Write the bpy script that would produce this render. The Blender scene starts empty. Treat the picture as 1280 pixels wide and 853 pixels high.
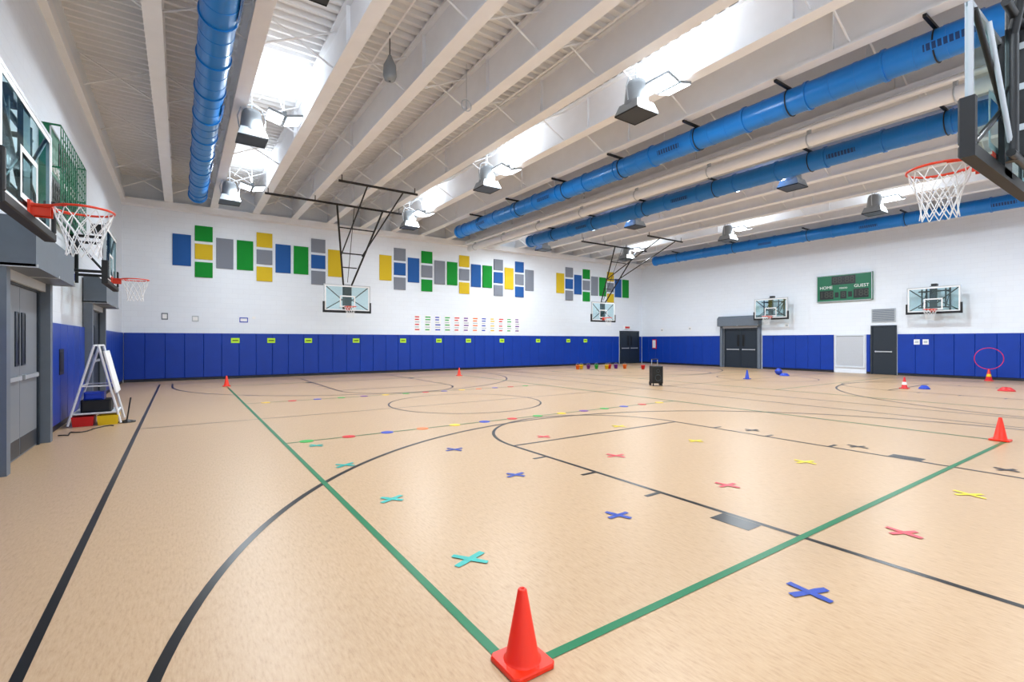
import bpy, math, random
from mathutils import Matrix, Vector
random.seed(4)
scene = bpy.context.scene
COL = scene.collection

# ------------------------------------------------------------ materials
def lin(c):
    out = []
    for v in c[:3]:
        v /= 255.0
        out.append(v/12.92 if v <= 0.04045 else ((v+0.055)/1.055)**2.4)
    return (*out, 1.0)

def mat(name, rgb, rough=0.5, metal=0.0, spec=0.5, emit=None, es=0.0, var=0.0, vscale=8.0, bump=0.0):
    m = bpy.data.materials.new(name); m.use_nodes = True
    nt = m.node_tree; b = nt.nodes['Principled BSDF']
    c = lin(rgb)
    b.inputs['Base Color'].default_value = c
    b.inputs['Roughness'].default_value = rough
    b.inputs['Metallic'].default_value = metal
    b.inputs['Specular IOR Level'].default_value = spec
    if emit:
        b.inputs['Emission Color'].default_value = lin(emit)
        b.inputs['Emission Strength'].default_value = es
    if var > 0 or bump > 0:
        tc = nt.nodes.new('ShaderNodeTexCoord')
        n = nt.nodes.new('ShaderNodeTexNoise'); n.inputs['Scale'].default_value = vscale
        n.inputs['Detail'].default_value = 4
        nt.links.new(tc.outputs['Object'], n.inputs['Vector'])
        if var > 0:
            r = nt.nodes.new('ShaderNodeValToRGB')
            r.color_ramp.elements[0].position = 0.3; r.color_ramp.elements[1].position = 0.7
            r.color_ramp.elements[0].color = (*[v*(1-var) for v in c[:3]], 1)
            r.color_ramp.elements[1].color = (*[min(1, v*(1+var)) for v in c[:3]], 1)
            nt.links.new(n.outputs['Fac'], r.inputs['Fac'])
            nt.links.new(r.outputs['Color'], b.inputs['Base Color'])
        if bump > 0:
            bp = nt.nodes.new('ShaderNodeBump'); bp.inputs['Strength'].default_value = bump
            bp.inputs['Distance'].default_value = 0.01
            nt.links.new(n.outputs['Fac'], bp.inputs['Height'])
            nt.links.new(bp.outputs['Normal'], b.inputs['Normal'])
    return m

def mat_block():
    m = mat('painted_block', (240, 244, 250), 0.45)
    nt = m.node_tree; b = nt.nodes['Principled BSDF']
    tc = nt.nodes.new('ShaderNodeTexCoord'); s = nt.nodes.new('ShaderNodeSeparateXYZ')
    a = nt.nodes.new('ShaderNodeMath'); a.operation = 'ADD'
    cmb = nt.nodes.new('ShaderNodeCombineXYZ'); br = nt.nodes.new('ShaderNodeTexBrick')
    nt.links.new(tc.outputs['Object'], s.inputs[0])
    nt.links.new(s.outputs['X'], a.inputs[0]); nt.links.new(s.outputs['Y'], a.inputs[1])
    nt.links.new(a.outputs[0], cmb.inputs['X']); nt.links.new(s.outputs['Z'], cmb.inputs['Y'])
    nt.links.new(cmb.outputs[0], br.inputs['Vector'])
    br.inputs['Scale'].default_value = 1.0
    br.inputs['Brick Width'].default_value = 0.4; br.inputs['Row Height'].default_value = 0.2
    br.inputs['Mortar Size'].default_value = 0.005; br.inputs['Mortar Smooth'].default_value = 0.6
    br.inputs['Color1'].default_value = lin((239, 245, 253)); br.inputs['Color2'].default_value = lin((237, 243, 251))
    br.inputs['Mortar'].default_value = lin((229, 234, 243))
    nt.links.new(br.outputs['Color'], b.inputs['Base Color'])
    inv = nt.nodes.new('ShaderNodeMath'); inv.operation = 'SUBTRACT'; inv.inputs[0].default_value = 1
    nt.links.new(br.outputs['Fac'], inv.inputs[1])
    bp = nt.nodes.new('ShaderNodeBump'); bp.inputs['Strength'].default_value = 0.15; bp.inputs['Distance'].default_value = 0.006
    nt.links.new(inv.outputs[0], bp.inputs['Height']); nt.links.new(bp.outputs['Normal'], b.inputs['Normal'])
    return m

def mat_floor():
    m = mat('linoleum_floor', (190, 158, 124), 0.35, spec=0.35)
    nt = m.node_tree; b = nt.nodes['Principled BSDF']
    tc = nt.nodes.new('ShaderNodeTexCoord')
    mp = nt.nodes.new('ShaderNodeMapping'); mp.inputs['Scale'].default_value = (6, 1.1, 1)
    n = nt.nodes.new('ShaderNodeTexNoise'); n.inputs['Scale'].default_value = 11; n.inputs['Detail'].default_value = 8
    n.inputs['Roughness'].default_value = 0.7
    nt.links.new(tc.outputs['Object'], mp.inputs[0]); nt.links.new(mp.outputs[0], n.inputs['Vector'])
    r = nt.nodes.new('ShaderNodeValToRGB')
    e = r.color_ramp.elements
    e[0].position = 0.28; e[0].color = lin((170, 137, 103))
    e[1].position = 0.70; e[1].color = lin((200, 169, 134))
    k = r.color_ramp.elements.new(0.45); k.color = lin((189, 156, 121))
    nt.links.new(n.outputs['Fac'], r.inputs['Fac'])
    nt.links.new(r.outputs['Color'], b.inputs['Base Color'])
    n2 = nt.nodes.new('ShaderNodeTexNoise'); n2.inputs['Scale'].default_value = 0.4; n2.inputs['Detail'].default_value = 2
    nt.links.new(tc.outputs['Object'], n2.inputs['Vector'])
    mr = nt.nodes.new('ShaderNodeMapRange'); mr.inputs['To Min'].default_value = 0.32; mr.inputs['To Max'].default_value = 0.4
    nt.links.new(n2.outputs['Fac'], mr.inputs['Value']); nt.links.new(mr.outputs[0], b.inputs['Roughness'])
    return m

def mat_glass():
    m = bpy.data.materials.new('backboard_glass'); m.use_nodes = True
    nt = m.node_tree; nt.nodes.clear()
    o = nt.nodes.new('ShaderNodeOutputMaterial'); mx = nt.nodes.new('ShaderNodeMixShader')
    t = nt.nodes.new('ShaderNodeBsdfTransparent'); t.inputs[0].default_value = (0.84, 0.95, 0.96, 1)
    g = nt.nodes.new('ShaderNodeBsdfGlossy'); g.inputs['Roughness'].default_value = 0.03
    g.inputs['Color'].default_value = (0.8, 0.95, 0.97, 1)
    mx.inputs[0].default_value = 0.09
    nt.links.new(t.outputs[0], mx.inputs[1]); nt.links.new(g.outputs[0], mx.inputs[2]); nt.links.new(mx.outputs[0], o.inputs[0])
    return m

M = dict(
    block=mat_block(), floor=mat_floor(), glass=mat_glass(),
    deck=mat('deck_paint', (240, 241, 243), 0.6, var=0.02, vscale=2),
    beam=mat('beam_paint', (244, 245, 248), 0.5, var=0.02, vscale=3),
    pad=mat('blue_vinyl', (0, 56, 160), 0.4, spec=0.4, var=0.05, vscale=3),
    padback=mat('dark_blue', (4, 20, 76), 0.6),
    base=mat('rubber_base', (22, 26, 40), 0.5),
    black=mat('black_steel', (18, 19, 22), 0.4),
    blackpad=mat('black_rubber_pad', (20, 21, 24), 0.6),
    alu=mat('grey_aluminium', (190, 195, 200), 0.35, metal=0.3),
    white=mat('white_paint', (240, 240, 240), 0.5),
    rim=mat('orange_rim', (222, 58, 24), 0.35),
    net=mat('net_cord', (240, 240, 240), 0.8),
    duct=mat('blue_duct', (14, 120, 202), 0.3, var=0.04, vscale=2),
    ductd=mat('dark_blue_grille', (8, 50, 100), 0.5),
    lineb=mat('black_line', (13, 13, 16), 0.28, spec=.3),
    lineg=mat('green_line', (0, 112, 68), 0.36, spec=.3),
    lgrey=mat('light_grey', (190, 196, 202), 0.5),
    grey=mat('steel_grey', (104, 114, 126), 0.45, var=0.04),
    mgrey=mat('door_grey', (124, 130, 138), 0.45),
    dgrey=mat('door_slate', (30, 42, 54), 0.4),
    hood=mat('fixture_grey', (142, 148, 152), 0.45, metal=0.2),
    led=mat('led_lens', (255, 255, 255), 0.4, emit=(240, 247, 255), es=9.0),
    panel_b=mat('felt_blue', (34, 90, 160), 0.9, bump=0.3, vscale=60, var=0.05),
    panel_g=mat('felt_green', (8, 142, 46), 0.9, bump=0.3, vscale=60, var=0.05),
    panel_y=mat('felt_yellow', (220, 188, 38), 0.9, bump=0.3, vscale=60, var=0.05),
    panel_s=mat('felt_grey', (130, 136, 148), 0.9, bump=0.3, vscale=60, var=0.1),
    cone=mat('cone_orange', (242, 44, 6), 0.36),
    red=mat('red_plastic', (210, 28, 32), 0.4),
    blue=mat('blue_plastic', (16, 60, 184), 0.4),
    yellow=mat('yellow_plastic', (238, 200, 24), 0.4),
    green=mat('green_plastic', (36, 168, 66), 0.4),
    purple=mat('purple_plastic', (110, 40, 150), 0.4),
    orange=mat('orange_plastic', (240, 116, 26), 0.4),
    pink=mat('pink_plastic', (225, 30, 90), 0.4),
    t_teal=mat('tape_teal', (0, 168, 156), 0.4, var=0.08, vscale=20),
    t_blue=mat('tape_blue', (2, 56, 158), 0.4, var=0.08, vscale=20),
    t_red=mat('tape_red', (222, 62, 76), 0.4, var=0.08, vscale=20),
    t_yel=mat('tape_yellow', (238, 212, 26), 0.4, var=0.05, vscale=20),
    t_blk=mat('tape_black', (30, 30, 36), 0.4),
    scoreg=mat('scoreboard_green', (0, 108, 72), 0.4),
    scorek=mat('scoreboard_window', (10, 16, 16), 0.3),
    digit=mat('unlit_digit', (60, 64, 54), 0.5),
    lime=mat('lime_sign', (190, 240, 40), 0.5),
    paper=mat('paper', (246, 246, 246), 0.7),
    vent=mat('vent_white', (222, 228, 236), 0.5),
)

# ------------------------------------------------------------ mesh builder
class MB:
    def __init__(s): s.v = []; s.f = []; s.m = []; s.sm = []; s.mats = []
    def mi(s, k):
        if k not in s.mats: s.mats.append(k)
        return s.mats.index(k)
    def add(s, vs, fs, k, smooth=False):
        o = len(s.v); s.v += [tuple(p) for p in vs]; i = s.mi(k)
        for f in fs:
            s.f.append([o+j for j in f]); s.m.append(i); s.sm.append(smooth)
    def box(s, x0, x1, y0, y1, z0, z1, k, T=None):
        vs = [Vector(p) for p in ((x0,y0,z0),(x1,y0,z0),(x1,y1,z0),(x0,y1,z0),(x0,y0,z1),(x1,y0,z1),(x1,y1,z1),(x0,y1,z1))]
        if T: vs = [T @ p for p in vs]
        s.add(vs, [(0,3,2,1),(4,5,6,7),(0,1,5,4),(1,2,6,5),(2,3,7,6),(3,0,4,7)], k)
    def cbox(s, x0, x1, y0, y1, z0, z1, k, c=0.01, axis='y', sgn=-1):
        """box with a chamfered front face (axis/sgn is the side facing the room)"""
        if axis == 'y':
            yb, yf = (y1, y0) if sgn < 0 else (y0, y1)
            ym = yf - sgn*c
            r = lambda y, d: [(x0+d, y, z0+d), (x1-d, y, z0+d), (x1-d, y, z1-d), (x0+d, y, z1-d)]
        else:
            yb, yf = (x1, x0) if sgn < 0 else (x0, x1)
            ym = yf - sgn*c
            r = lambda x, d: [(x, y0+d, z0+d), (x, y1-d, z0+d), (x, y1-d, z1-d), (x, y0+d, z1-d)]
        vs = r(yb, 0)+r(ym, 0)+r(yf, c)
        fs = [(0,1,2,3),(8,9,10,11)]
        for a in (0, 4):
            for i in range(4):
                j = (i+1) % 4
                fs.append((a+i, a+j, a+4+j, a+4+i))
        s.add(vs, fs, k)
    def tube(s, p, q, r, k, n=12, r2=None, caps=True, rot=0.0):
        p, q = Vector(p), Vector(q); d = (q-p).normalized()
        a = Vector((0,0,1)) if abs(d.z) < 0.95 else Vector((1,0,0))
        u = d.cross(a).normalized(); w = d.cross(u)
        r2 = r if r2 is None else r2
        A = [p+(u*math.cos(rot+2*math.pi*i/n)+w*math.sin(rot+2*math.pi*i/n))*r for i in range(n)]
        B = [q+(u*math.cos(rot+2*math.pi*i/n)+w*math.sin(rot+2*math.pi*i/n))*r2 for i in range(n)]
        s.add(A+B, [(i, (i+1) % n, n+(i+1) % n, n+i) for i in range(n)], k, n > 6)
        if caps:
            s.add(A, [tuple(range(n))], k); s.add(B, [tuple(range(n))], k)
    def path(s, pts, r, k, n=8):
        for a, b in zip(pts, pts[1:]): s.tube(a, b, r, k, n)
    def lathe(s, c, prof, k, n=32, rot=0.0, smooth=True):
        vs = []
        for r, z in prof:
            vs += [(c[0]+r*math.cos(rot+2*math.pi*i/n), c[1]+r*math.sin(rot+2*math.pi*i/n), c[2]+z) for i in range(n)]
        fs = []
        for j in range(len(prof)-1):
            fs += [(j*n+i, j*n+(i+1) % n, (j+1)*n+(i+1) % n, (j+1)*n+i) for i in range(n)]
        s.add(vs, fs, k, smooth)
    def torus(s, c, R, r, k, nR=40, nr=8, T=None):
        vs = []
        for i in range(nR):
            a = 2*math.pi*i/nR
            for j in range(nr):
                b = 2*math.pi*j/nr
                p = Vector(((R+r*math.cos(b))*math.cos(a), (R+r*math.cos(b))*math.sin(a), r*math.sin(b)))
                if T: p = T @ p
                vs.append(p+Vector(c))
        fs = [(i*nr+j, ((i+1) % nR)*nr+j, ((i+1) % nR)*nr+(j+1) % nr, i*nr+(j+1) % nr) for i in range(nR) for j in range(nr)]
        s.add(vs, fs, k, True)
    def mesh(s, name):
        me = bpy.data.meshes.new(name); me.from_pydata(s.v, [], s.f)
        for k in s.mats: me.materials.append(M[k])
        me.polygons.foreach_set('material_index', s.m); me.polygons.foreach_set('use_smooth', s.sm)
        me.update(); return me
    def obj(s, name, loc=(0,0,0), rz=0.0, parent=None):
        return place(s.mesh(name), name, loc, rz, parent)

def place(me, name, loc=(0,0,0), rz=0.0, parent=None):
    o = bpy.data.objects.new(name, me); COL.objects.link(o)
    o.location = loc; o.rotation_euler = (0, 0, rz)
    if parent: o.parent = parent
    return o
def empty(name, loc):
    e = bpy.data.objects.new(name, None); COL.objects.link(e); e.location = loc; e.empty_display_size = 0.2
    return e

# ------------------------------------------------------------ room shell
XL, XR, YN, YB = -1.76, 26.0, -1.5, 22.3
ZD = 7.5
b = MB(); b.box(XL-.2, XR+.2, YN-.2, YB+.2, -0.2, 0, 'floor'); b.obj('floor')
b = MB(); b.box(XL-.2, XR+.2, YB, YB+.2, 0, ZD+.1, 'block'); b.obj('wall_back')
b = MB(); b.box(XL-.2, XL, YN, YB, 0, ZD+.1, 'block'); b.obj('wall_left')
b = MB(); b.box(XR, XR+.2, YN, YB, 0, ZD+.1, 'block'); b.obj('wall_right')
b = MB(); b.box(XL-.2, XR+.2, YN-.2, YN, 0, ZD+.1, 'block'); b.obj('wall_front')

vs = []; fs = []; y = YN; prof = []
while y < YB:
    for dy, dz in ((0, 0), (0.06, 0), (0.085, 0.085), (0.215, 0.085), (0.24, 0)):
        prof.append((min(y+dy, YB), ZD+dz))
    y += 0.24
for (yy, z) in prof: vs += [(XL, yy, z), (XR, yy, z)]
for i in range(len(prof)-1): fs.append((2*i, 2*i+1, 2*i+3, 2*i+2))
b = MB(); b.add(vs, fs, 'deck'); b.box(XL-.2, XR+.2, YN-.2, YB+.2, ZD+.1, ZD+.2, 'deck'); b.obj('ceiling')

# beams
BX = [-0.37+1.44*i for i in range(19)]
bm = MB(); ZB = 6.65
bm.box(-.13, .13, YN, YB, 0, .04, 'beam'); bm.box(-.03, .03, YN, YB, .04, .79, 'beam')
bm.box(-.13, .13, YN, YB, .79, .85, 'beam')
yy = YN+0.6
while yy < YB-0.3:
    for sx in (-1, 1):
        bm.box(min(sx*.03, sx*.1), max(sx*.03, sx*.1), yy, yy+.015, .04, .79, 'beam')
    yy += 4.8
bme = bm.mesh('ceiling_beam')
for x in BX: place(bme, 'ceiling_beam', (x, 0, ZB))
b = MB()
allx = [XL]+BX+[XR]
for yi in (0.8, 3.6, 6.9, 9.6, 13.2, 15.8, 19.0, 21.2):
    for x0, x1 in zip(allx, allx[1:]):
        if x1-x0 < .5: continue
        b.tube((x0+.03, yi, ZB+.1), (x1-.03, yi, ZD-.05), .018, 'beam', 6)
        b.tube((x0+.03, yi+.06, ZD-.05), (x1-.03, yi+.06, ZB+.1), .018, 'beam', 6)
b.obj('ceiling_bridging')
b = MB(); b.box(XL, XR, YB-.35, YB, 6.42, 6.65, 'beam'); b.obj('trim_1')
b = MB(); b.box(XL, XL+.12, YN, YB-.35, 6.55, 6.75, 'beam'); b.obj('trim_2')
b = MB(); b.box(XR-.12, XR, YN, YB-.35, 6.55, 6.75, 'beam'); b.obj('trim_3')
b = MB()
for x, y0, y1 in ((3.2, 2, 22), (6.3, 3, 22), (9.1, 2, 22), (16.2, 2, 22), (22, 2, 22)):
    b.tube((x, y0, 7.15), (x, y1, 7.15), .02, 'beam', 6)
b.obj('ceiling_conduit')

# ------------------------------------------------------------ padding + base
def pads(name, wall, ranges, z0=0.1, z1=1.8):
    b = MB()
    for a, c in ranges:
        n = max(1, round((c-a)/0.61)); w = (c-a)/n
        for i in range(n):
            p, q = a+i*w+.003, a+(i+1)*w-.003
            if wall == 'back': b.cbox(p, q, YB-.05, YB-.004, z0, z1, 'pad', .012, 'y', -1)
            if wall == 'left': b.cbox(XL+.004, XL+.05, p, q, z0, z1, 'pad', .012, 'x', 1)
            if wall == 'right': b.cbox(XR-.05, XR-.004, p, q, z0, z1, 'pad', .012, 'x', -1)
        if wall == 'back': b.box(a, c, YB-.02, YB-.001, z0, z1, 'padback')
        if wall == 'left': b.box(XL+.001, XL+.02, a, c, z0, z1, 'padback')
        if wall == 'right': b.box(XR-.02, XR-.001, a, c, z0, z1, 'padback')
    b.obj(name)
    b = MB()
    for a, c in ranges:
        if wall == 'back': b.box(a, c, YB-.03, YB-.001, 0, z0, 'base')
        if wall == 'left': b.box(XL+.001, XL+.03, a, c, 0, z0, 'base')
        if wall == 'right': b.box(XR-.03, XR-.001, a, c, 0, z0, 'base')
    b.obj('baseboard_'+wall)
pads('wall_padding_back', 'back', [(XL+.06, 23.75), (25.75, XR-.06)])
pads('wall_padding_left', 'left', [(YN+.06, 7.5), (9.95, 13.82), (16.28, YB-.06)])
pads('wall_padding_right', 'right', [(YN+.06, 7.98), (9.0, 9.15), (10.5, 13.96), (16.44, YB-.06)])

# ------------------------------------------------------------ doors
def door(name, wall, a, c, h, leaves=2, lite=True, leafmat='dgrey', framemat='grey'):
    w = c-a; b = MB(); f = .07
    b.box(-f, 0, -.07, -.002, 0, h+f, framemat); b.box(w, w+f, -.07, -.002, 0, h+f, framemat)
    b.box(0, w, -.07, -.002, h, h+f, framemat)
    lw = w/leaves
    for i in range(leaves):
        x0, x1 = i*lw+.006, (i+1)*lw-.006
        b.box(x0, x1, -.045, -.002, .01, h-.005, leafmat)
        hs = x1-.14 if i == 0 else x0+.14
        if leaves == 1: hs = x0+.12
        b.box(min(x0+.08, x1-.08), x1-.08, -.085, -.07, 1.0, 1.05, 'alu')
        b.box(x0+.1, x0+.13, -.08, -.045, .99, 1.06, 'alu'); b.box(x1-.13, x1-.1, -.08, -.045, .99, 1.06, 'alu')
        if lite:
            b.box(hs-.07, hs+.07, -.052, -.045, 1.2, 1.85, 'scorek')
            for (p, q, r, t) in ((hs-.09, hs-.07, 1.18, 1.87), (hs+.07, hs+.09, 1.18, 1.87), (hs-.07, hs+.07, 1.85, 1.87), (hs-.07, hs+.07, 1.18, 1.2)):
                b.box(p, q, -.058, -.045, r, t, framemat)
        b.box(x0+.02, x1-.02, -.049, -.045, .03, .25, framemat)
    if wall == 'back': b.obj(name, (a, YB, 0), 0)
    if wall == 'right': b.obj(name, (XR, c, 0), -math.pi/2)
    if wall == 'left': b.obj(name, (XL, a, 0), math.pi/2)
door('door_1', 'back', 23.9, 25.6, 2.1, framemat='dgrey')
door('door_2', 'right', 14.25, 16.1, 2.15, framemat='dgrey')
door('door_3', 'right', 8.08, 8.9, 2.13, 1, False, framemat='dgrey')
door('door_4', 'left', 7.85, 9.62, 2.2, leafmat='mgrey', framemat='dgrey')
door('door_5', 'left', 14.15, 15.95, 2.2, framemat='dgrey')

def hood(wall, a, c, z0, z1):
    w = c-a; b = MB()
    pr = [(-.02, z1), (-.28, z1), (-.41, z1-.12), (-.41, z0), (-.02, z0)]
    n = len(pr)
    vs = [(0, y, z) for y, z in pr]+[(w, y, z) for y, z in pr]
    fs = [tuple(range(n)), tuple(range(n, 2*n))]+[(i, (i+1) % n, n+(i+1) % n, n+i) for i in range(n)]
    b.add(vs, fs, 'grey')
    for x in (0.0, w/2, w-.03): b.box(x, x+.03, -.425, -.02, z0-.01, z0+.03, 'lgrey')
    for x in (0.02, w-.17):
        b.box(x, x+.15, -.17, -.13, 0, z0, 'grey'); b.box(x, x+.03, -.13, -.01, 0, z0, 'grey')
        b.box(x+.12, x+.15, -.13, -.01, 0, z0, 'grey'); b.box(x+.03, x+.12, -.05, -.01, 0, z0, 'lgrey')
    b.box(.1, w-.1, -.12, -.08, z0-.12, z0, 'lgrey')
    if wall == 'right': b.obj('rolling_door_housing', (XR, c, 0), -math.pi/2)
    else: b.obj('rolling_door_housing', (XL, a, 0), math.pi/2)
hood('left', 7.55, 9.92, 2.34, 2.9)
hood('left', 13.85, 16.25, 2.34, 2.9)
hood('right', 14.0, 16.4, 2.34, 2.9)

b = MB()
b.box(XR-.05, XR-.002, 9.2, 9.26, .25, 1.8, 'vent'); b.box(XR-.05, XR-.002, 10.38, 10.44, .25, 1.8, 'vent')
b.box(XR-.05, XR-.002, 9.26, 10.38, .25, .31, 'vent'); b.box(XR-.05, XR-.002, 9.26, 10.38, 1.74, 1.8, 'vent')
for i in range(28):
    z = .33+i*.05
    T = Matrix.Translation((XR-.03, 0, z)) @ Matrix.Rotation(math.radians(65), 4, 'Y')
    b.box(-.025, .025, 9.26, 10.38, -.004, .004, 'vent', T)
b.box(XR-.01, XR-.002, 9.26, 10.38, .31, 1.74, 'alu')
b.obj('wall_louver')
b = MB(); b.box(XR-.04, XR-.002, 8.05, 8.95, 2.35, 2.95, 'lgrey')
for i in range(10): b.box(XR-.05, XR-.04, 8.09, 8.91, 2.39+i*.055, 2.42+i*.055, 'grey')
b.obj('transom_vent')

# ------------------------------------------------------------ acoustic panels
def panels(name, x0, cols):
    b = MB(); K = dict(b='panel_b', g='panel_g', y='panel_y', s='panel_s')
    for i, c in enumerate(cols):
        xa = x0+i*.705; xb = xa+.585
        if len(c) == 1: b.cbox(xa, xb, YB-.05, YB-.002, 4.37, 5.56, K[c], .006, 'y', -1)
        else:
            for k, z in zip(c, (5.37, 4.67, 3.97)): b.cbox(xa, xb, YB-.05, YB-.002, z, z+.59, K[k], .006, 'y', -1)
    b.obj(name)
panels('acoustic_wall_panels', -.26, ['b', 'gyg', 's', 'g', 'ysy', 'b', 'g', 'sbs', 'y'])
panels('acoustic_wall_panels', 7.7, ['y', 'sbs', 'b', 'gsg', 's', 'g', 'ysy', 'b', 'g', 'sbs', 'y', 'bsb', 's'])
panels('acoustic_wall_panels', 18.45, ['y', 'sbs', 'b', 'gsg', 's', 'g', 'ysy', 'b', 'g'])

b = MB(); cols = ['red', 'green', 'blue', 'green', 'red', 'purple', 'orange', 'blue', 'yellow', 'red', 'green', 'purple']
for i, c in enumerate(cols):
    x = 9.45+i*.545; b.box(x, x+.34, YB-.012, YB-.001, 1.95, 2.78, 'paper')
    for j in range(6):
        w = random.uniform(.2, .29)
        b.box(x+.03, x+.03+w, YB-.015, YB-.012, 2.66-j*.125, 2.72-j*.125, c if j not in (2, 4) else 'lgrey')
b.obj('wall_posters')
b = MB()
for x, z, c, w, h in ((.35, 2.25, 'lgrey', .22, .22), (1.95, 2.25, 'blue', .3, .2), (-.6, 2.3, 'grey', .2, .25), (2.4, 2.4, 'paper', .12, .1)):
    b.box(x, x+w, YB-.02, YB-.001, z, z+h, c); b.box(x+.03, x+w-.03, YB-.024, YB-.02, z+.04, z+h-.04, 'paper')
b.obj('wall_signs')
b = MB()
for x in (1.65, 2.95, 4.4, 6.45, 8.7, 10.6, 12.3, 14.4, 16.9, 19.2, 20.6):
    b.box(x, x+.3, YB-.06, YB-.051, 1.42, 1.62, 'lime'); b.box(x+.05, x+.25, YB-.063, YB-.06, 1.5, 1.54, 'black')
b.obj('padding_number_signs')
b = MB(); b.box(24.2, 24.75, YB-.1, YB-.002, 2.3, 2.5, 'paper'); b.box(24.26, 24.69, YB-.105, YB-.1, 2.34, 2.46, 'red'); b.obj('exit_sign')
b = MB()
for y, z, c in ((10.4, 2.7, 'red'), (10.75, 2.75, 'paper'), (11.1, 2.7, 'green'), (11.9, 2.6, 'paper'), (12.3, 2.65, 'yellow'), (12.7, 2.6, 'blue')):
    b.box(XL+.001, XL+.012, y, y+.22, z, z+.3, 'paper'); b.box(XL+.012, XL+.015, y+.03, y+.19, z+.1, z+.24, c)
b.obj('wall_notices')
b = MB()
b.box(XL+.05, XL+.06, 11.15, 11.5, .92, 1.36, 'black'); b.box(XL+.06, XL+.065, 11.2, 11.45, .97, 1.31, 'base')
b.obj('wall_access_panel')
b = MB()
for z in (1.15, 1.3, 1.42): b.box(XL+.05, XL+.07, 10.15, 10.25, z, z+.1, 'paper')
b.obj('light_switch_plates')
b = MB()
for y, z in ((20.5, 2.1), (18.4, 2.15), (12.6, 2.2), (7.2, 1.35), (6.9, 1.35), (1.6, 3.2)):
    x = XR-.05 if z < 1.8 else XR
    b.box(x-.015, x-.001, y, y+.2, z, z+.22, 'paper'); b.box(x-.02, x-.015, y+.04, y+.16, z+.06, z+.16, 'lgrey')
b.obj('wall_notices')
b = MB()
b.box(XR-.12, XR-.055, 21.0, 21.3, 1.0, 1.6, 'red'); b.box(XR-.13, XR-.12, 21.03, 21.27, 1.05, 1.55, 'vent'); b.obj('fire_extinguisher_cabinet')

# ------------------------------------------------------------ scoreboards
def text(body, size, k, loc, parent, name, ex=.004):
    cu = bpy.data.curves.new(name, 'FONT'); cu.body = body; cu.size = size; cu.extrude = ex
    cu.align_x = 'CENTER'; cu.align_y = 'CENTER'; cu.materials.append(M[k])
    o = bpy.data.objects.new(name, cu); COL.objects.link(o); o.parent = parent
    o.location = loc; o.rotation_euler = (math.pi/2, 0, 0)
    return o
def scoreboard(x, y, z, rz, cage=False):
    e = empty('scoreboard', (x, y, z)); e.rotation_euler = (0, 0, rz)
    b = MB(); W, H = 1.16, .64
    b.box(-W, W, -.12, -.002, -H, H, 'scoreg')
    for a in ((-W, W, -H, -H+.03), (-W, W, H-.03, H), (-W, -W+.03, -H, H), (W-.03, W, -H, H)):
        b.box(a[0], a[1], -.135, -.12, a[2], a[3], 'alu')
    wins = [(-1.02, -.42, -.52, -.1), (.42, 1.02, -.52, -.1), (-.13, .13, -.52, -.16), (-.5, .5, .16, .56), (-.36, -.2, -.45, -.2), (.2, .36, -.45, -.2)]
    for p, q, r, t in wins: b.box(p, q, -.128, -.12, r, t, 'scorek')
    b.obj('housing', parent=e)
    for i, (p, q, r, t) in enumerate(wins[:4]):
        text('88:88' if i == 3 else ('8' if i == 2 else '188'), .42 if i != 2 else .34, 'digit', ((p+q)/2, -.13, (r+t)/2), e, 'digits')
    text('HOME', .2, 'paper', (-.74, -.125, .04), e, 'label_home'); text('GUEST', .2, 'paper', (.74, -.125, .04), e, 'label_guest')
    text('PERIOD', .1, 'paper', (0, -.125, -.02), e, 'label_period')
    if cage:
        c = MB()
        for i in range(14):
            xx = -W+i*2*W/13; c.tube((xx, -.25, -H), (xx, -.25, H), .008, 'scoreg', 6)
        for i in range(9):
            zz = -H+i*2*H/8; c.tube((-W, -.25, zz), (W, -.25, zz), .008, 'scoreg', 6)
        for sx in (-W, W):
            for zz in (-H, 0, H): c.tube((sx, -.01, zz), (sx, -.25, zz), .015, 'scoreg', 6)
        c.obj('wire_guard', parent=e)
scoreboard(XR, 10.05, 4.03, -math.pi/2)
scoreboard(XL, 11.15, 4.15, math.pi/2, True)

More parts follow.
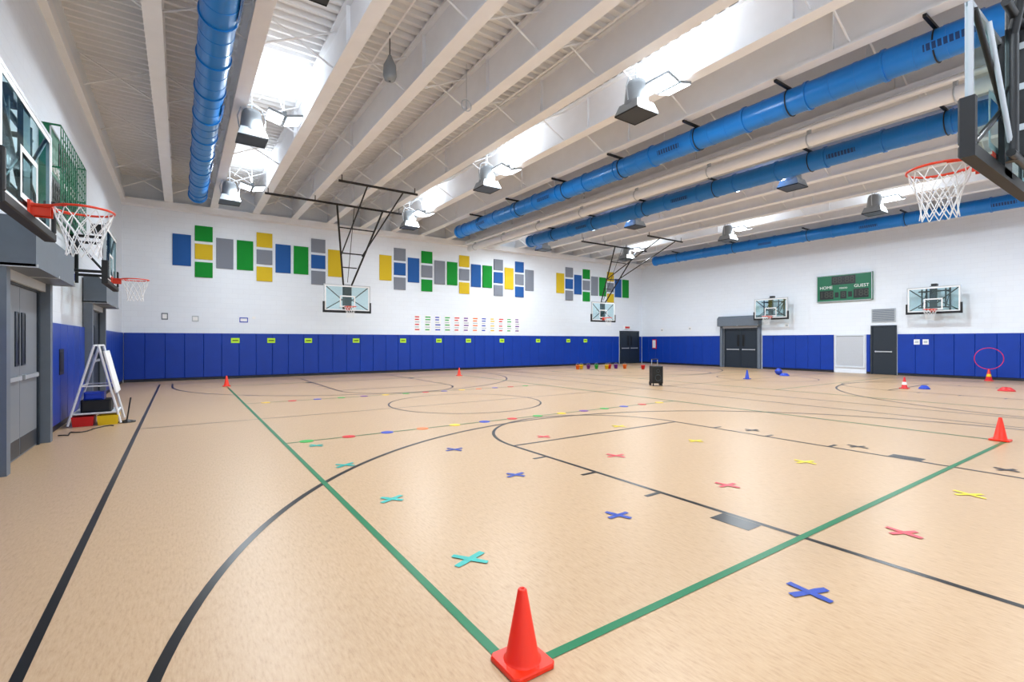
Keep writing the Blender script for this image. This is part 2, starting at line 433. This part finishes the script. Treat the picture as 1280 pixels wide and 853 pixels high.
# ------------------------------------------------------------ basketball hoops
def hoop(x, y, rz, zb, rimz, mount, wallgap=.6, W=1.83, H=1.07):
    """local frame: board in XZ plane at y=0 facing +y, court at +y"""
    e = empty('basketball_hoop', (x, y, 0)); e.rotation_euler = (0, 0, rz)
    w = W/2; zt = zb+H
    b = MB()
    b.box(-w, w, -.006, .006, zb, zt, 'glass'); b.obj('glass_board', parent=e)
    b = MB()
    for a in ((-w, w, zb, zb+.035), (-w, w, zt-.035, zt), (-w, -w+.035, zb+.035, zt-.035), (w-.035, w, zb+.035, zt-.035)):
        b.box(a[0], a[1], -.03, .012, a[2], a[3], 'alu')
    t = .05
    for a in ((-w+.035, w-.035, zb+.035, zb+.035+t), (-w+.035, w-.035, zt-.035-t, zt-.035), (-w+.035, -w+.035+t, zb+.08, zt-.08), (w-.035-t, w-.035, zb+.08, zt-.08)):
        b.box(a[0], a[1], .0065, .008, a[2], a[3], 'white')
    tw, tz0, tz1 = .305, rimz, rimz+.46
    for a in ((-tw, tw, tz0, tz0+t), (-tw, tw, tz1-t, tz1), (-tw, -tw+t, tz0+t, tz1-t), (tw-t, tw, tz0+t, tz1-t)):
        b.box(a[0], a[1], .0065, .009, a[2], a[3], 'white')
    b.obj('board_frame', parent=e)
    b = MB()
    b.cbox(-w-.03, w+.03, -.05, .045, zb-.05, zb+.04, 'blackpad', .012, 'y', 1)
    for sx in (-1, 1):
        xa, xb = sorted((sx*(w-.03), sx*(w+.03))); b.cbox(xa, xb, -.05, .045, zb+.04, zb+.38, 'blackpad', .012, 'y', 1)
    b.obj('edge_padding', parent=e)
    R = .228; ry = .15+R+.01
    b = MB(); b.torus((0, ry, rimz), R, .011, 'rim')
    b.box(-.09, .09, .008, .03, rimz-.13, rimz+.03, 'rim'); b.box(-.08, .08, .03, .17, rimz-.02, rimz+.004, 'rim')
    b.box(-.06, -.045, .03, .16, rimz-.1, rimz, 'rim'); b.box(.045, .06, .03, .16, rimz-.1, rimz, 'rim')
    for sx in (-1, 1): b.tube((sx*.07, .04, rimz-.01), (sx*.2, ry-.1, rimz-.01), .009, 'rim', 6)
    b.obj('rim', parent=e)
    b = MB(); n = 12; lv = [(0, .222), (-.09, .2), (-.18, .165), (-.27, .14), (-.36, .128), (-.43, .135)]
    def nd(l, i):
        a = 2*math.pi*(i+.5*(l % 2))/n; return (lv[l][1]*math.cos(a), ry+lv[l][1]*math.sin(a), rimz+lv[l][0]-.01)
    for l in range(len(lv)-1):
        for i in range(n):
            b.tube(nd(l, i), nd(l+1, i), .0045, 'net', 5, caps=False)
            b.tube(nd(l, i), nd(l+1, i-1 if not (l % 2) else i+1), .0045, 'net', 5, caps=False)
    b.obj('net', parent=e)
    b = MB()
    b.box(-.12, .12, -.05, -.01, zb-.02, zt+.02, 'black')
    for sx in (-1, 1):
        b.tube((0, -.06, zb+.3), (sx*(w-.05), -.03, zt-.05), .02, 'black', 8)
        b.tube((0, -.06, zb+.6), (sx*(w-.05), -.03, zb+.06), .02, 'black', 8)
    top = 6.6
    if mount == 'wall':
        g = wallgap; zc = zb+.55
        for sx in (-.38, .38):
            for zz in (zc-.33, zc+.33): b.tube((sx, -g+.005, zz), (sx, -.06, zz), .028, 'black', 8)
            b.tube((sx, -g+.03, zc-.5), (sx, -g+.03, zc+.5), .03, 'black', 8)
            b.tube((sx, -.07, zc-.36), (sx, -.07, zc+.42), .028, 'black', 8)
            b.tube((sx, -g+.03, zc+.33), (sx, -.07, zc-.33), .016, 'black', 8)
        for zz in (zc-.33, zc+.33): b.tube((-.5, -.08, zz), (.5, -.08, zz), .025, 'black', 8)
        b.box(-.09, .09, -.3, -.08, zt-.05, zt+.12, 'black')
    elif mount == 'rear':
        b.tube((-2.0, -.7, top), (2.0, -.7, top), .04, 'black', 8)
        b.tube((-1.6, -2.2, top), (1.6, -2.2, top), .04, 'black', 8)
        b.tube((-.45, -.14, zb+.05), (.45, -.14, zb+.05), .03, 'black', 8)
        b.tube((-.6, -.14, zt+.05), (.6, -.14, zt+.05), .03, 'black', 8)
        for sx in (-1, 1):
            b.tube((sx*.85, -.7, top), (sx*.3, -.12, zt-.1), .035, 'black', 8)
            b.tube((sx*.3, -.12, zt+.25), (sx*.3, -.12, zb+.02), .04, 'black', 8)
            b.tube((sx*.45, -.3, 5.0), (sx*.6, -2.2, top), .026, 'black', 8)
            b.tube((sx*.3, -.12, zb+.1), (sx*.6, -.05, zt-.05), .018, 'alu', 8)
        b.box(-.11, .11, -.24, -.1, zb+.1, zt+.5, 'blackpad')
        for zz in (zb+.3, zb+.62, zb+.94): b.box(-.115, .115, -.245, -.095, zz, zz+.05, 'lgrey')
        b.tube((-.42, -.25, 5.0), (.42, -.25, 5.0), .025, 'black', 8)
    else:
        top = 6.46
        b.tube((-1.6, 1.7, top), (3.2, 1.7, top), .04, 'black', 8)
        b.tube((-1.1, 4.4, top), (1.5, 4.4, top), .04, 'black', 8)
        for sx in (-1, 1):
            b.tube((sx*.85, 1.7, top), (sx*.14, -.07, zt-.1), .035, 'black', 8)
            b.tube((sx*.14, -.07, zt-.1), (sx*.14, -.07, zb+.05), .04, 'black', 8)
            b.tube((sx*.4, .6, 4.85), (sx*.6, 4.4, top), .026, 'black', 8)
        b.tube((-.65, 1.2, 5.75), (.65, 1.2, 5.75), .025, 'black', 8)
        b.tube((-.42, .62, 4.9), (.42, .62, 4.9), .025, 'black', 8)
        b.tube((-.28, .3, 4.4), (.28, .3, 4.4), .022, 'black', 8)
        b.tube((.2, 1.6, top), (0, 0, zt+.1), .012, 'black', 6)
        for sx in (-1.5, 0, 1.6, 3.1): b.tube((sx, 1.7, top), (sx, 1.7, 6.66), .015, 'black', 6)
        for sx in (-1.0, 1.4): b.tube((sx, 4.4, top), (sx, 4.4, 6.66), .015, 'black', 6)
    b.obj('support_frame', parent=e)
CX1, CX2, CY = 5.75, 19.6, 10.4
hoop(5.57, 1.02, 0, 2.86, 3.03, 'rear', W=1.86); hoop(CX2, 1.02, 0, 2.88, 3.05, 'rear')
hoop(5.52, 19.75, math.pi, 2.68, 2.86, 'front'); hoop(19.65, 19.6, math.pi, 2.62, 2.8, 'front')
for y in (6.2, 12.6): hoop(-1.16, y, -math.pi/2, 2.62, 2.76, 'wall')
for y in (6.6, 13.2): hoop(25.35, y, math.pi/2, 2.66, 2.78, 'wall', .65, 1.74)

# ------------------------------------------------------------ ducts
def duct(x, y0, y1, z, r=.25, grs=(), bars=()):
    b = MB()
    b.tube((x, y0, z), (x, y1, z), r, 'duct', 36)
    y = y0+.4; i = 0
    while y < y1:
        b.tube((x, y, z), (x, y+.05, z), r+(.022 if i % 3 == 0 else .006), 'duct', 36)
        y += .42; i += 1
    b.tube((x, y1-.12, z), (x, y1, z), r+.03, 'duct', 36)
    for gy, sgn in grs:
        a0 = math.radians(198 if sgn < 0 else 342); n = 6
        for kk, (rr, y_0, y_1, d) in enumerate(((r+.03, gy-.36, gy+.36, 15), (r+.033, gy-.32, gy+.32, 11))):
            vs = []
            for i in range(n+1):
                a = a0+math.radians(-d+2*d*i/n)
                vs += [(x+rr*math.cos(a), y_0, z+rr*math.sin(a)), (x+rr*math.cos(a), y_1, z+rr*math.sin(a))]
            b.add(vs, [(2*i, 2*i+1, 2*i+3, 2*i+2) for i in range(n)], 'duct' if kk == 0 else 'ductd')
        for j in range(9):
            yy = gy-.3+j*.072; vs = []
            for i in range(n+1):
                a = a0+math.radians(-11+22*i/n)
                for o in (0, .02): vs.append((x+(r+.037)*math.cos(a), yy+o, z+(r+.037)*math.sin(a)))
            b.add(vs, [(2*i, 2*i+1, 2*i+3, 2*i+2) for i in range(n)], 'duct')
    for by in bars:
        b.box(x-.62, x+.62, by-.025, by+.025, z+r-.02, z+r+.03, 'black')
        for sx in (-.5, .5): b.tube((x+sx, by, z+r), (x+sx, by, 6.64), .008, 'black', 6)
        b.torus((x, by, z), r+.012, .012, 'black', 36, 6, Matrix.Rotation(math.pi/2, 4, 'X'))
    b.obj('air_duct')
DZ = 6.33
duct(.46, -.9, 19.1, DZ, .245, [(3.5, 1), (7.9, 1), (11.6, 1), (15.4, 1)], ())
duct(10.2, -.9, 19.0, DZ, .255, [(2.4, -1), (7.7, -1), (12.7, -1), (16.8, -1)], (.4, 2.6, 4.9, 7.0, 9.4, 11.8, 14.4, 17.0))
duct(14.0, -.9, 18.9, DZ, .255, [(5.4, -1), (10.2, -1), (15, -1)], (3.4, 6.2, 9, 11.8, 14.4, 17.0))
duct(23.7, -.9, 19.3, DZ, .255, [(4.2, -1), (8.2, -1), (12.5, -1)], (3.4, 7, 10.6, 14.2, 17.6))

b = MB()
b.tube((12.15, -.6, 6.2), (12.15, 21.6, 6.2), .14, 'beam', 20)
b.box(11.98, 12.32, -.6, 21.7, 6.5, 6.62, 'beam')
b.tube((11.9, -.6, 6.4), (11.9, 21.6, 6.4), .05, 'beam', 12)
for i in range(9):
    y = .2+i*2.6
    b.box(12.1, 12.2, y, y+.06, 6.3, 6.5, 'alu'); b.torus((12.15, y+.03, 6.2), .15, .014, 'alu', 24, 6, Matrix.Rotation(math.pi/2, 4, 'X'))
b.obj('divider_curtain_roll')

# ------------------------------------------------------------ fixtures
FX = []
for x, dx, dy, ys in ((1.3, .6, -.35, (.5, 6.4, 12.15, 18.0)), (7.42, .4, -.45, (.6, 6.5, 12.15, 18.0)), (14.65, .2, .62, (1.1, 7.0, 12.9, 18.7)), (20.0, .55, -.35, (.8, 6.8, 12.3, 18.2))):
    for y in ys: FX.append((x, y, dx, dy))
fx = MB()
fx.lathe((0, 0, 0), [(.25, 0), (.26, .04), (.235, .1), (.2, .42), (.17, .5), (.05, .52)], 'hood', 28)
fx.lathe((0, 0, 0), [(.42, -.13), (.33, .06), (.2, .1)], 'hood', 4, math.pi/4, False)
fx.lathe((0, 0, 0), [(.42, -.16), (.42, -.13)], 'black', 4, math.pi/4, False)
fx.add([(-.29, -.29, -.15), (.29, -.29, -.15), (.29, .29, -.15), (-.29, .29, -.15)], [(0, 1, 2, 3)], 'dgrey')
fx.tube((0, 0, .5), (0, 0, 1.4), .015, 'lgrey', 8)
fx.path([(-.24, 0, .1), (-.28, 0, .35), (-.2, 0, .58), (0, 0, .66), (.2, 0, .58), (.28, 0, .35), (.24, 0, .1)], .014, 'lgrey', 6)
fme = fx.mesh('hanging_downlight_can')
lm = MB()
for sx in (-1, 1):
    T = Matrix.Translation((sx*.19, 0, 0)) @ Matrix.Rotation(sx*math.radians(-14), 4, 'Y')
    lm.box(-.17, .17, -.27, .27, .0, .05, 'hood', T); lm.box(-.155, .155, -.25, .25, -.012, .0, 'led', T)
lm.box(-.04, .04, -.12, .12, .04, .14, 'hood'); lm.tube((0, 0, .14), (0, 0, 1.0), .01, 'lgrey', 6)
lm.path([(0, 0, .14), (-.12, -.1, .45), (-.35, -.1, .55), (-.5, 0, .3)], .008, 'lgrey', 6)
lme = lm.mesh('high_bay_light')
for x, y, dx, dy in FX:
    place(fme, 'hanging_downlight_can', (x, y, 6.1))
    o = place(lme, 'high_bay_light', (x+dx, y+dy, 6.45))
    for up in (0, 1):
        ld = bpy.data.lights.new('lamp', 'AREA'); ld.shape = 'RECTANGLE'; ld.size = .62; ld.size_y = .5
        ld.energy = 34 if up else 228; ld.color = (.86, .94, 1.0)
        lo = bpy.data.objects.new('light_source', ld); COL.objects.link(lo); lo.parent = o
        lo.location = (0, 0, .17 if up else -.06)
        if up: lo.rotation_euler = (math.pi, 0, 0)

b = MB(); b.tube((0, 0, .5), (0, 0, 1.0), .01, 'black', 6)
b.lathe((0, 0, 0), [(.02, 0), (.1, .02), (.13, .1), (.12, .3), (.06, .42), (.03, .5)], 'hood', 20); b.obj('pendant_speaker', (3.35, 9.1, 6.55))
b = MB(); b.torus((0, 0, 0), .12, .012, 'lgrey', 24, 6, Matrix.Rotation(math.pi/2, 4, 'X')); b.tube((0, 0, .12), (0, 0, .9), .006, 'lgrey', 6)
b.tube((0, 0, -.1), (0, 0, .1), .012, 'lgrey', 6); b.obj('cable_ring', (5.1, 9.2, 6.6))

# ------------------------------------------------------------ floor markings
def strip(b, x0, y0, x1, y1, w, k, z):
    d = Vector((x1-x0, y1-y0, 0)); n = Vector((-d.y, d.x, 0)).normalized()*w/2
    p, q = Vector((x0, y0, z)), Vector((x1, y1, z))
    b.add([p-n, q-n, q+n, p+n], [(0, 1, 2, 3)], k)
def arc(b, cx, cy, r, a0, a1, w, k, z, n=96):
    vs = []
    for i in range(n+1):
        a = math.radians(a0+(a1-a0)*i/n)
        vs += [(cx+(r-w/2)*math.cos(a), cy+(r-w/2)*math.sin(a), z), (cx+(r+w/2)*math.cos(a), cy+(r+w/2)*math.sin(a), z)]
    b.add(vs, [(2*i, 2*i+1, 2*i+3, 2*i+2) for i in range(n)], k)
def court(cx, x0, x1):
    b = MB(); z = .0015; w = .052; k = 'lineb'
    y0, y1 = -.15, 20.6
    strip(b, x0, y0, x0, y1, w, k, z); strip(b, x1, y0, x1, y1, w, k, z)
    strip(b, x0-w/2, y0, x1+w/2, y0, w, k, z); strip(b, x0-w/2, y1, x1+w/2, y1, w, k, z)
    strip(b, x0, CY, x1, CY, w*.6, k, z)
    arc(b, cx, CY, 1.83, 0, 360, w*.8, k, z+.0002)
    for s, yb, yr in ((1, y0, 1.4), (-1, y1, 19.36)):
        ft = yr+s*4.3
        for sx in (-1, 1):
            strip(b, cx+sx*1.83, yb, cx+sx*1.83, ft+s*.025, w, k, z+.0002)
            for j, d in enumerate((.95, 1.95, 2.85, 3.75)):
                hl = .34 if j == 0 else .05
                ya = yr+s*(d-.25)
                b.box(*sorted((cx+sx*1.86, cx+sx*2.05)), *sorted((ya, ya+s*hl)), z, z+.0006, k)
            strip(b, cx+sx*5.98, yb, cx+sx*5.98, yr, w, k, z+.0002)
        strip(b, cx-1.83, ft, cx+1.83, ft, w, k, z+.0004)
        arc(b, cx, ft, 1.83, 0 if s > 0 else 180, 180 if s > 0 else 360, w, k, z+.0006)
        arc(b, cx, yr, 5.98, 0 if s > 0 else 180, 180 if s > 0 else 360, w*1.1, k, z+.0008)
    b.obj('basketball_court_lines')
    b = MB(); k = 'lineg'; z = .0032; gx0, gx1, gy0, gy1 = cx-4.5, cx+4.42, 1.8, 18.6
    for x in (gx0, gx1): strip(b, x, gy0, x, gy1, w, k, z)
    for y in (gy0, gy1): strip(b, gx0-w/2, y, gx1+w/2, y, w, k, z+.0002)
    for y in (7.7, 13.1): strip(b, gx0, y, gx1, y, w*.7, k, z+.0002)
    b.obj('volleyball_court_lines')
court(CX1, -.6, 12.0); court(CX2, 13.4, 25.8)

b = MB(); dc = ['green', 'red', 'blue', 'orange', 'yellow', 'blue', 'red', 'green', 'yellow', 'purple', 'green', 'blue', 'red', 'yellow']
for i, c in enumerate(dc):
    b.lathe((1.55+i*.62, 7.7, .0), [(.1, 0), (.1, .006), (0.001, .007)], c, 20, smooth=False)
for i, c in enumerate(dc[::-1]):
    b.lathe((1.7+i*.6, 13.1, .0), [(.1, 0), (.1, .006), (0.001, .007)], c, 20, smooth=False)
b.obj('floor_spot_markers')

def cross(x, y, k, s=.24, rot=0):
    b = MB()
    for j, a in enumerate((math.radians(38+rot), math.radians(-38+rot))):
        L = s/2*random.uniform(.9, 1.1); d = Vector((math.cos(a), math.sin(a), 0)); n = Vector((-d.y, d.x, 0))*.023
        z = .005+j*.001
        pts = []
        for t in range(5):
            f = -1+t/2; wob = n*random.uniform(.85, 1.15)
            c = d*L*f+Vector((0, 0, z+random.uniform(0, .0008)))
            pts += [c-wob, c+wob]
        b.add(pts, [(2*i, 2*i+1, 2*i+3, 2*i+2) for i in range(4)], k)
    b.obj('tape_cross', (x, y, 0))
XS = [(1.63, 't_teal'), (3.1, 't_blue'), (4.67, 't_red'), (6.36, 't_yel'), (7.9, 't_blk')]
for j, y in enumerate((1.38, 2.9, 4.44, 5.96)):
    for i, (x, k) in enumerate(XS):
        if j == 0 and i == 0: continue
        if j == 3 and i == 4: continue
        # tape marks are laid facing outward from the court corner
        base_rot = -math.degrees(math.atan2(x, y+1.2))
        cross(x+random.uniform(-.02, .02), y+random.uniform(-.02, .02), k, .25, base_rot+random.uniform(-8, 8))
cross(1.6, 7.3, 't_teal', .22, -20)

# ------------------------------------------------------------ cones etc
def cone(x, y, h=.345, k='cone', base=.228, rz=0, sleeve=None):
    b = MB(); t = .022; hb = base/2; c = .02
    ring = [(-hb+c, -hb), (hb-c, -hb), (hb, -hb+c), (hb, hb-c), (hb-c, hb), (-hb+c, hb), (-hb, hb-c), (-hb, -hb+c)]
    vs = [(p[0], p[1], 0) for p in ring]+[(p[0], p[1], t*.7) for p in ring]+[(p[0]*.96, p[1]*.96, t) for p in ring]
    fs = [tuple(range(8)), tuple(range(16, 24))]
    for a in (0, 8): fs += [(a+i, a+(i+1) % 8, a+8+(i+1) % 8, a+8+i) for i in range(8)]
    b.add(vs, fs, k)
    b.lathe((0, 0, t), [(.088, 0), (.078, .01), (.021, (h-t)*.985), (.017, h-t), (.009, h-t), (.009, h-t-.03)], k, 40)
    if sleeve: b.lathe((0, 0, .12), [(.064, 0), (.052, .09)], sleeve, 24)
    return b.obj('traffic_cone', (x, y, 0.0045), rz)
cone(1.31, 1.83)
cone(10.17, 1.86); cone(1.25, 18.55); cone(9.9, 18.5)
cone(18.8, 5.6, .36, 'red', sleeve='paper'); cone(18.4, 10.5, .36, 'blue')
e = empty('hula_hoop_on_cone', (25.1, 4.9, 0))
b = MB(); b.lathe((0, 0, 0), [(.14, 0), (.14, .02), (.1, .03), (.03, .42), (.02, .44)], 'red', 28); b.lathe((0, 0, .16), [(.078, 0), (.06, .1)], 'yellow', 24); b.obj('cone_body', parent=e)
b = MB(); b.torus((0, 0, .44+.4), .4, .012, 'pink', 48, 8, Matrix.Rotation(math.radians(-70), 4, 'Z') @ Matrix.Rotation(math.pi/2, 4, 'X')); b.obj('hula_hoop_ring', parent=e)
def disc(name, x, y, k, r=.2):
    b = MB(); b.lathe((0, 0, 0), [(r, 0), (r*.97, .02), (r*.6, .09), (r*.45, .11), (r*.2, .11)], k, 28); b.obj(name, (x, y, .005))
disc('field_marker', 19.15, 5.2, 'blue', .15); disc('field_marker', 20.4, 3.6, 'red', .2); disc('field_marker', 21.5, 10.6, 'blue', .2)
b = MB(); b.lathe((0, 0, .0), [(.01, 0), (.09, .03), (.15, .12), (.15, .18), (.09, .27), (.01, .3)], 'blue', 24); b.torus((0, 0, .15), .152, .01, 'black', 24, 6); b.obj('rubber_ball', (21.8, 11.0, 0.004))
cc = ['orange', 'yellow', 'purple', 'green', 'yellow', 'red', 'purple', 'orange', 'red']
for i, c in enumerate(cc):
    t = i/(len(cc)-1); b = MB(); s = .85
    b.lathe((0, 0, 0), [(.001, .004), (.09*s, .004), (.13*s, .24*s), (.145*s, .24*s), (.145*s, .26*s), (.12*s, .26*s), (.085*s, .02), (.001, .02)], c, 20)
    b.path([(-.14*s, 0, .25*s), (-.1*s, 0, .34*s), (0, 0, .38*s), (.1*s, 0, .34*s), (.14*s, 0, .25*s)], .005, 'lgrey', 5)
    b.obj('toy_bucket', (17.3+2.9*t, 19.5-1.8*t+random.uniform(-.5, .5), 0.004))

b = MB()
b.cbox(-.18, .18, -.16, .16, .08, .66, 'blackpad', .02, 'y', -1)
b.box(-.15, .15, -.165, -.16, .12, .62, 'scorek'); b.torus((0, -.168, .27), .1, .01, 'dgrey', 28, 6, Matrix.Rotation(math.pi/2, 4, 'X'))
b.torus((0, -.168, .5), .05, .008, 'dgrey', 24, 6, Matrix.Rotation(math.pi/2, 4, 'X'))
for sx in (-1, 1):
    b.tube((sx*.19, .1, .075), (sx*.15, .1, .075), .075, 'black', 20); b.tube((sx*.1, .15, .6), (sx*.1, .15, .88), .01, 'alu', 8)
    b.box(*sorted((sx*.13, sx*.16)), -.14, -.1, .0, .08, 'black')
b.tube((-.12, .15, .88), (.12, .15, .88), .014, 'black', 8)
b.obj('portable_speaker', (13.2, 10.7, 0.002), math.radians(-30))

b = MB(); y0, y1 = 11.25, 11.95; ap = (-1.24, 1.42)
for y in (y0, y1):
    b.tube((ap[0]-.03, y, ap[1]), (-1.62, y, .02), .02, 'white', 8); b.tube((ap[0]+.03, y, ap[1]), (-.9, y, .02), .02, 'white', 8)
    b.tube((-1.56, y, .22), (-.96, y, .22), .014, 'white', 8); b.tube((-1.44, y, .7), (-1.06, y, .7), .012, 'white', 8)
for x, z in ((ap[0]-.03, ap[1]), (ap[0]+.03, ap[1]), (-1.56, .22), (-.96, .22), (-1.44, .7)): b.tube((x, y0, z), (x, y1, z), .016, 'white', 8)
ang = math.atan2(.31, 1.4)
T = Matrix.Translation((-1.05, 0, .93)) @ Matrix.Rotation(-ang, 4, 'Y')
b.box(-.01, .012, y0-.02, y1+.02, -.38, .4, 'white', T); b.box(.012, .016, y0+.02, y1-.02, -.34, .36, 'paper', T)
b.box(-1.58, -.94, y0, y1, .2, .215, 'lgrey')
b.obj('easel_board')
def bin_(name, x, y, k, z=.0, w=.3, d=.4, h=.16):
    b = MB(); w /= 2; d /= 2
    o = [(-w*.9, -d*.9), (w*.9, -d*.9), (w*.9, d*.9), (-w*.9, d*.9)]; p = [(-w, -d), (w, -d), (w, d), (-w, d)]
    vs = [(*q, 0) for q in o]+[(*q, h) for q in p]+[(q[0]*.93, q[1]*.93, h) for q in p]+[(q[0]*.85, q[1]*.85, .02) for q in o]
    fs = [(0, 1, 2, 3), (12, 13, 14, 15)]
    for a in (0, 4, 8): fs += [(a+i, a+(i+1) % 4, a+4+(i+1) % 4, a+4+i) for i in range(4)]
    b.add(vs, fs, k); b.obj(name, (x, y, z))
bin_('storage_bin', -1.42, 11.42, 'red', h=.17); bin_('storage_bin', -1.08, 11.42, 'yellow', h=.17)
b = MB(); b.cbox(-.22, .2, -.22, .22, 0, .22, 'blackpad', .03, 'y', -1); b.cbox(-.18, .1, -.2, .12, .22, .36, 'blue', .03, 'y', -1)
b.obj('equipment_bag', (-1.25, 11.6, .218))
b = MB(); b.lathe((0, 0, 0), [(.13, 0), (.13, .02), (.02, .05), (.012, .06)], 'black', 20); b.path([(0, 0, .05), (.05, .05, .45)], .012, 'black', 8); b.obj('floor_stand', (-.82, 11.4, 0))
b = MB(); pts = [(-1.6+.035*i+.06*math.sin(i*.9), 10.25+.05*i+.09*math.cos(i*1.3), .009) for i in range(18)]
b.path(pts, .009, 'black', 6); b.obj('power_cable')

# ------------------------------------------------------------ world + camera
w = bpy.data.worlds.new('world'); scene.world = w; w.use_nodes = True
w.node_tree.nodes['Background'].inputs[0].default_value = (.8, .85, .9, 1); w.node_tree.nodes['Background'].inputs[1].default_value = .3
cam = bpy.data.cameras.new('camera'); co = bpy.data.objects.new('camera', cam); COL.objects.link(co)
co.location = (0, 0, 1.5); co.rotation_euler = (math.pi/2, 0, math.radians(-34.38))
cam.sensor_width = 36; cam.lens = 605/1280*36; cam.clip_end = 200; cam.clip_start = .05
scene.camera = co
scene.view_settings.view_transform = 'Standard'
scene.view_settings.exposure = 0.0
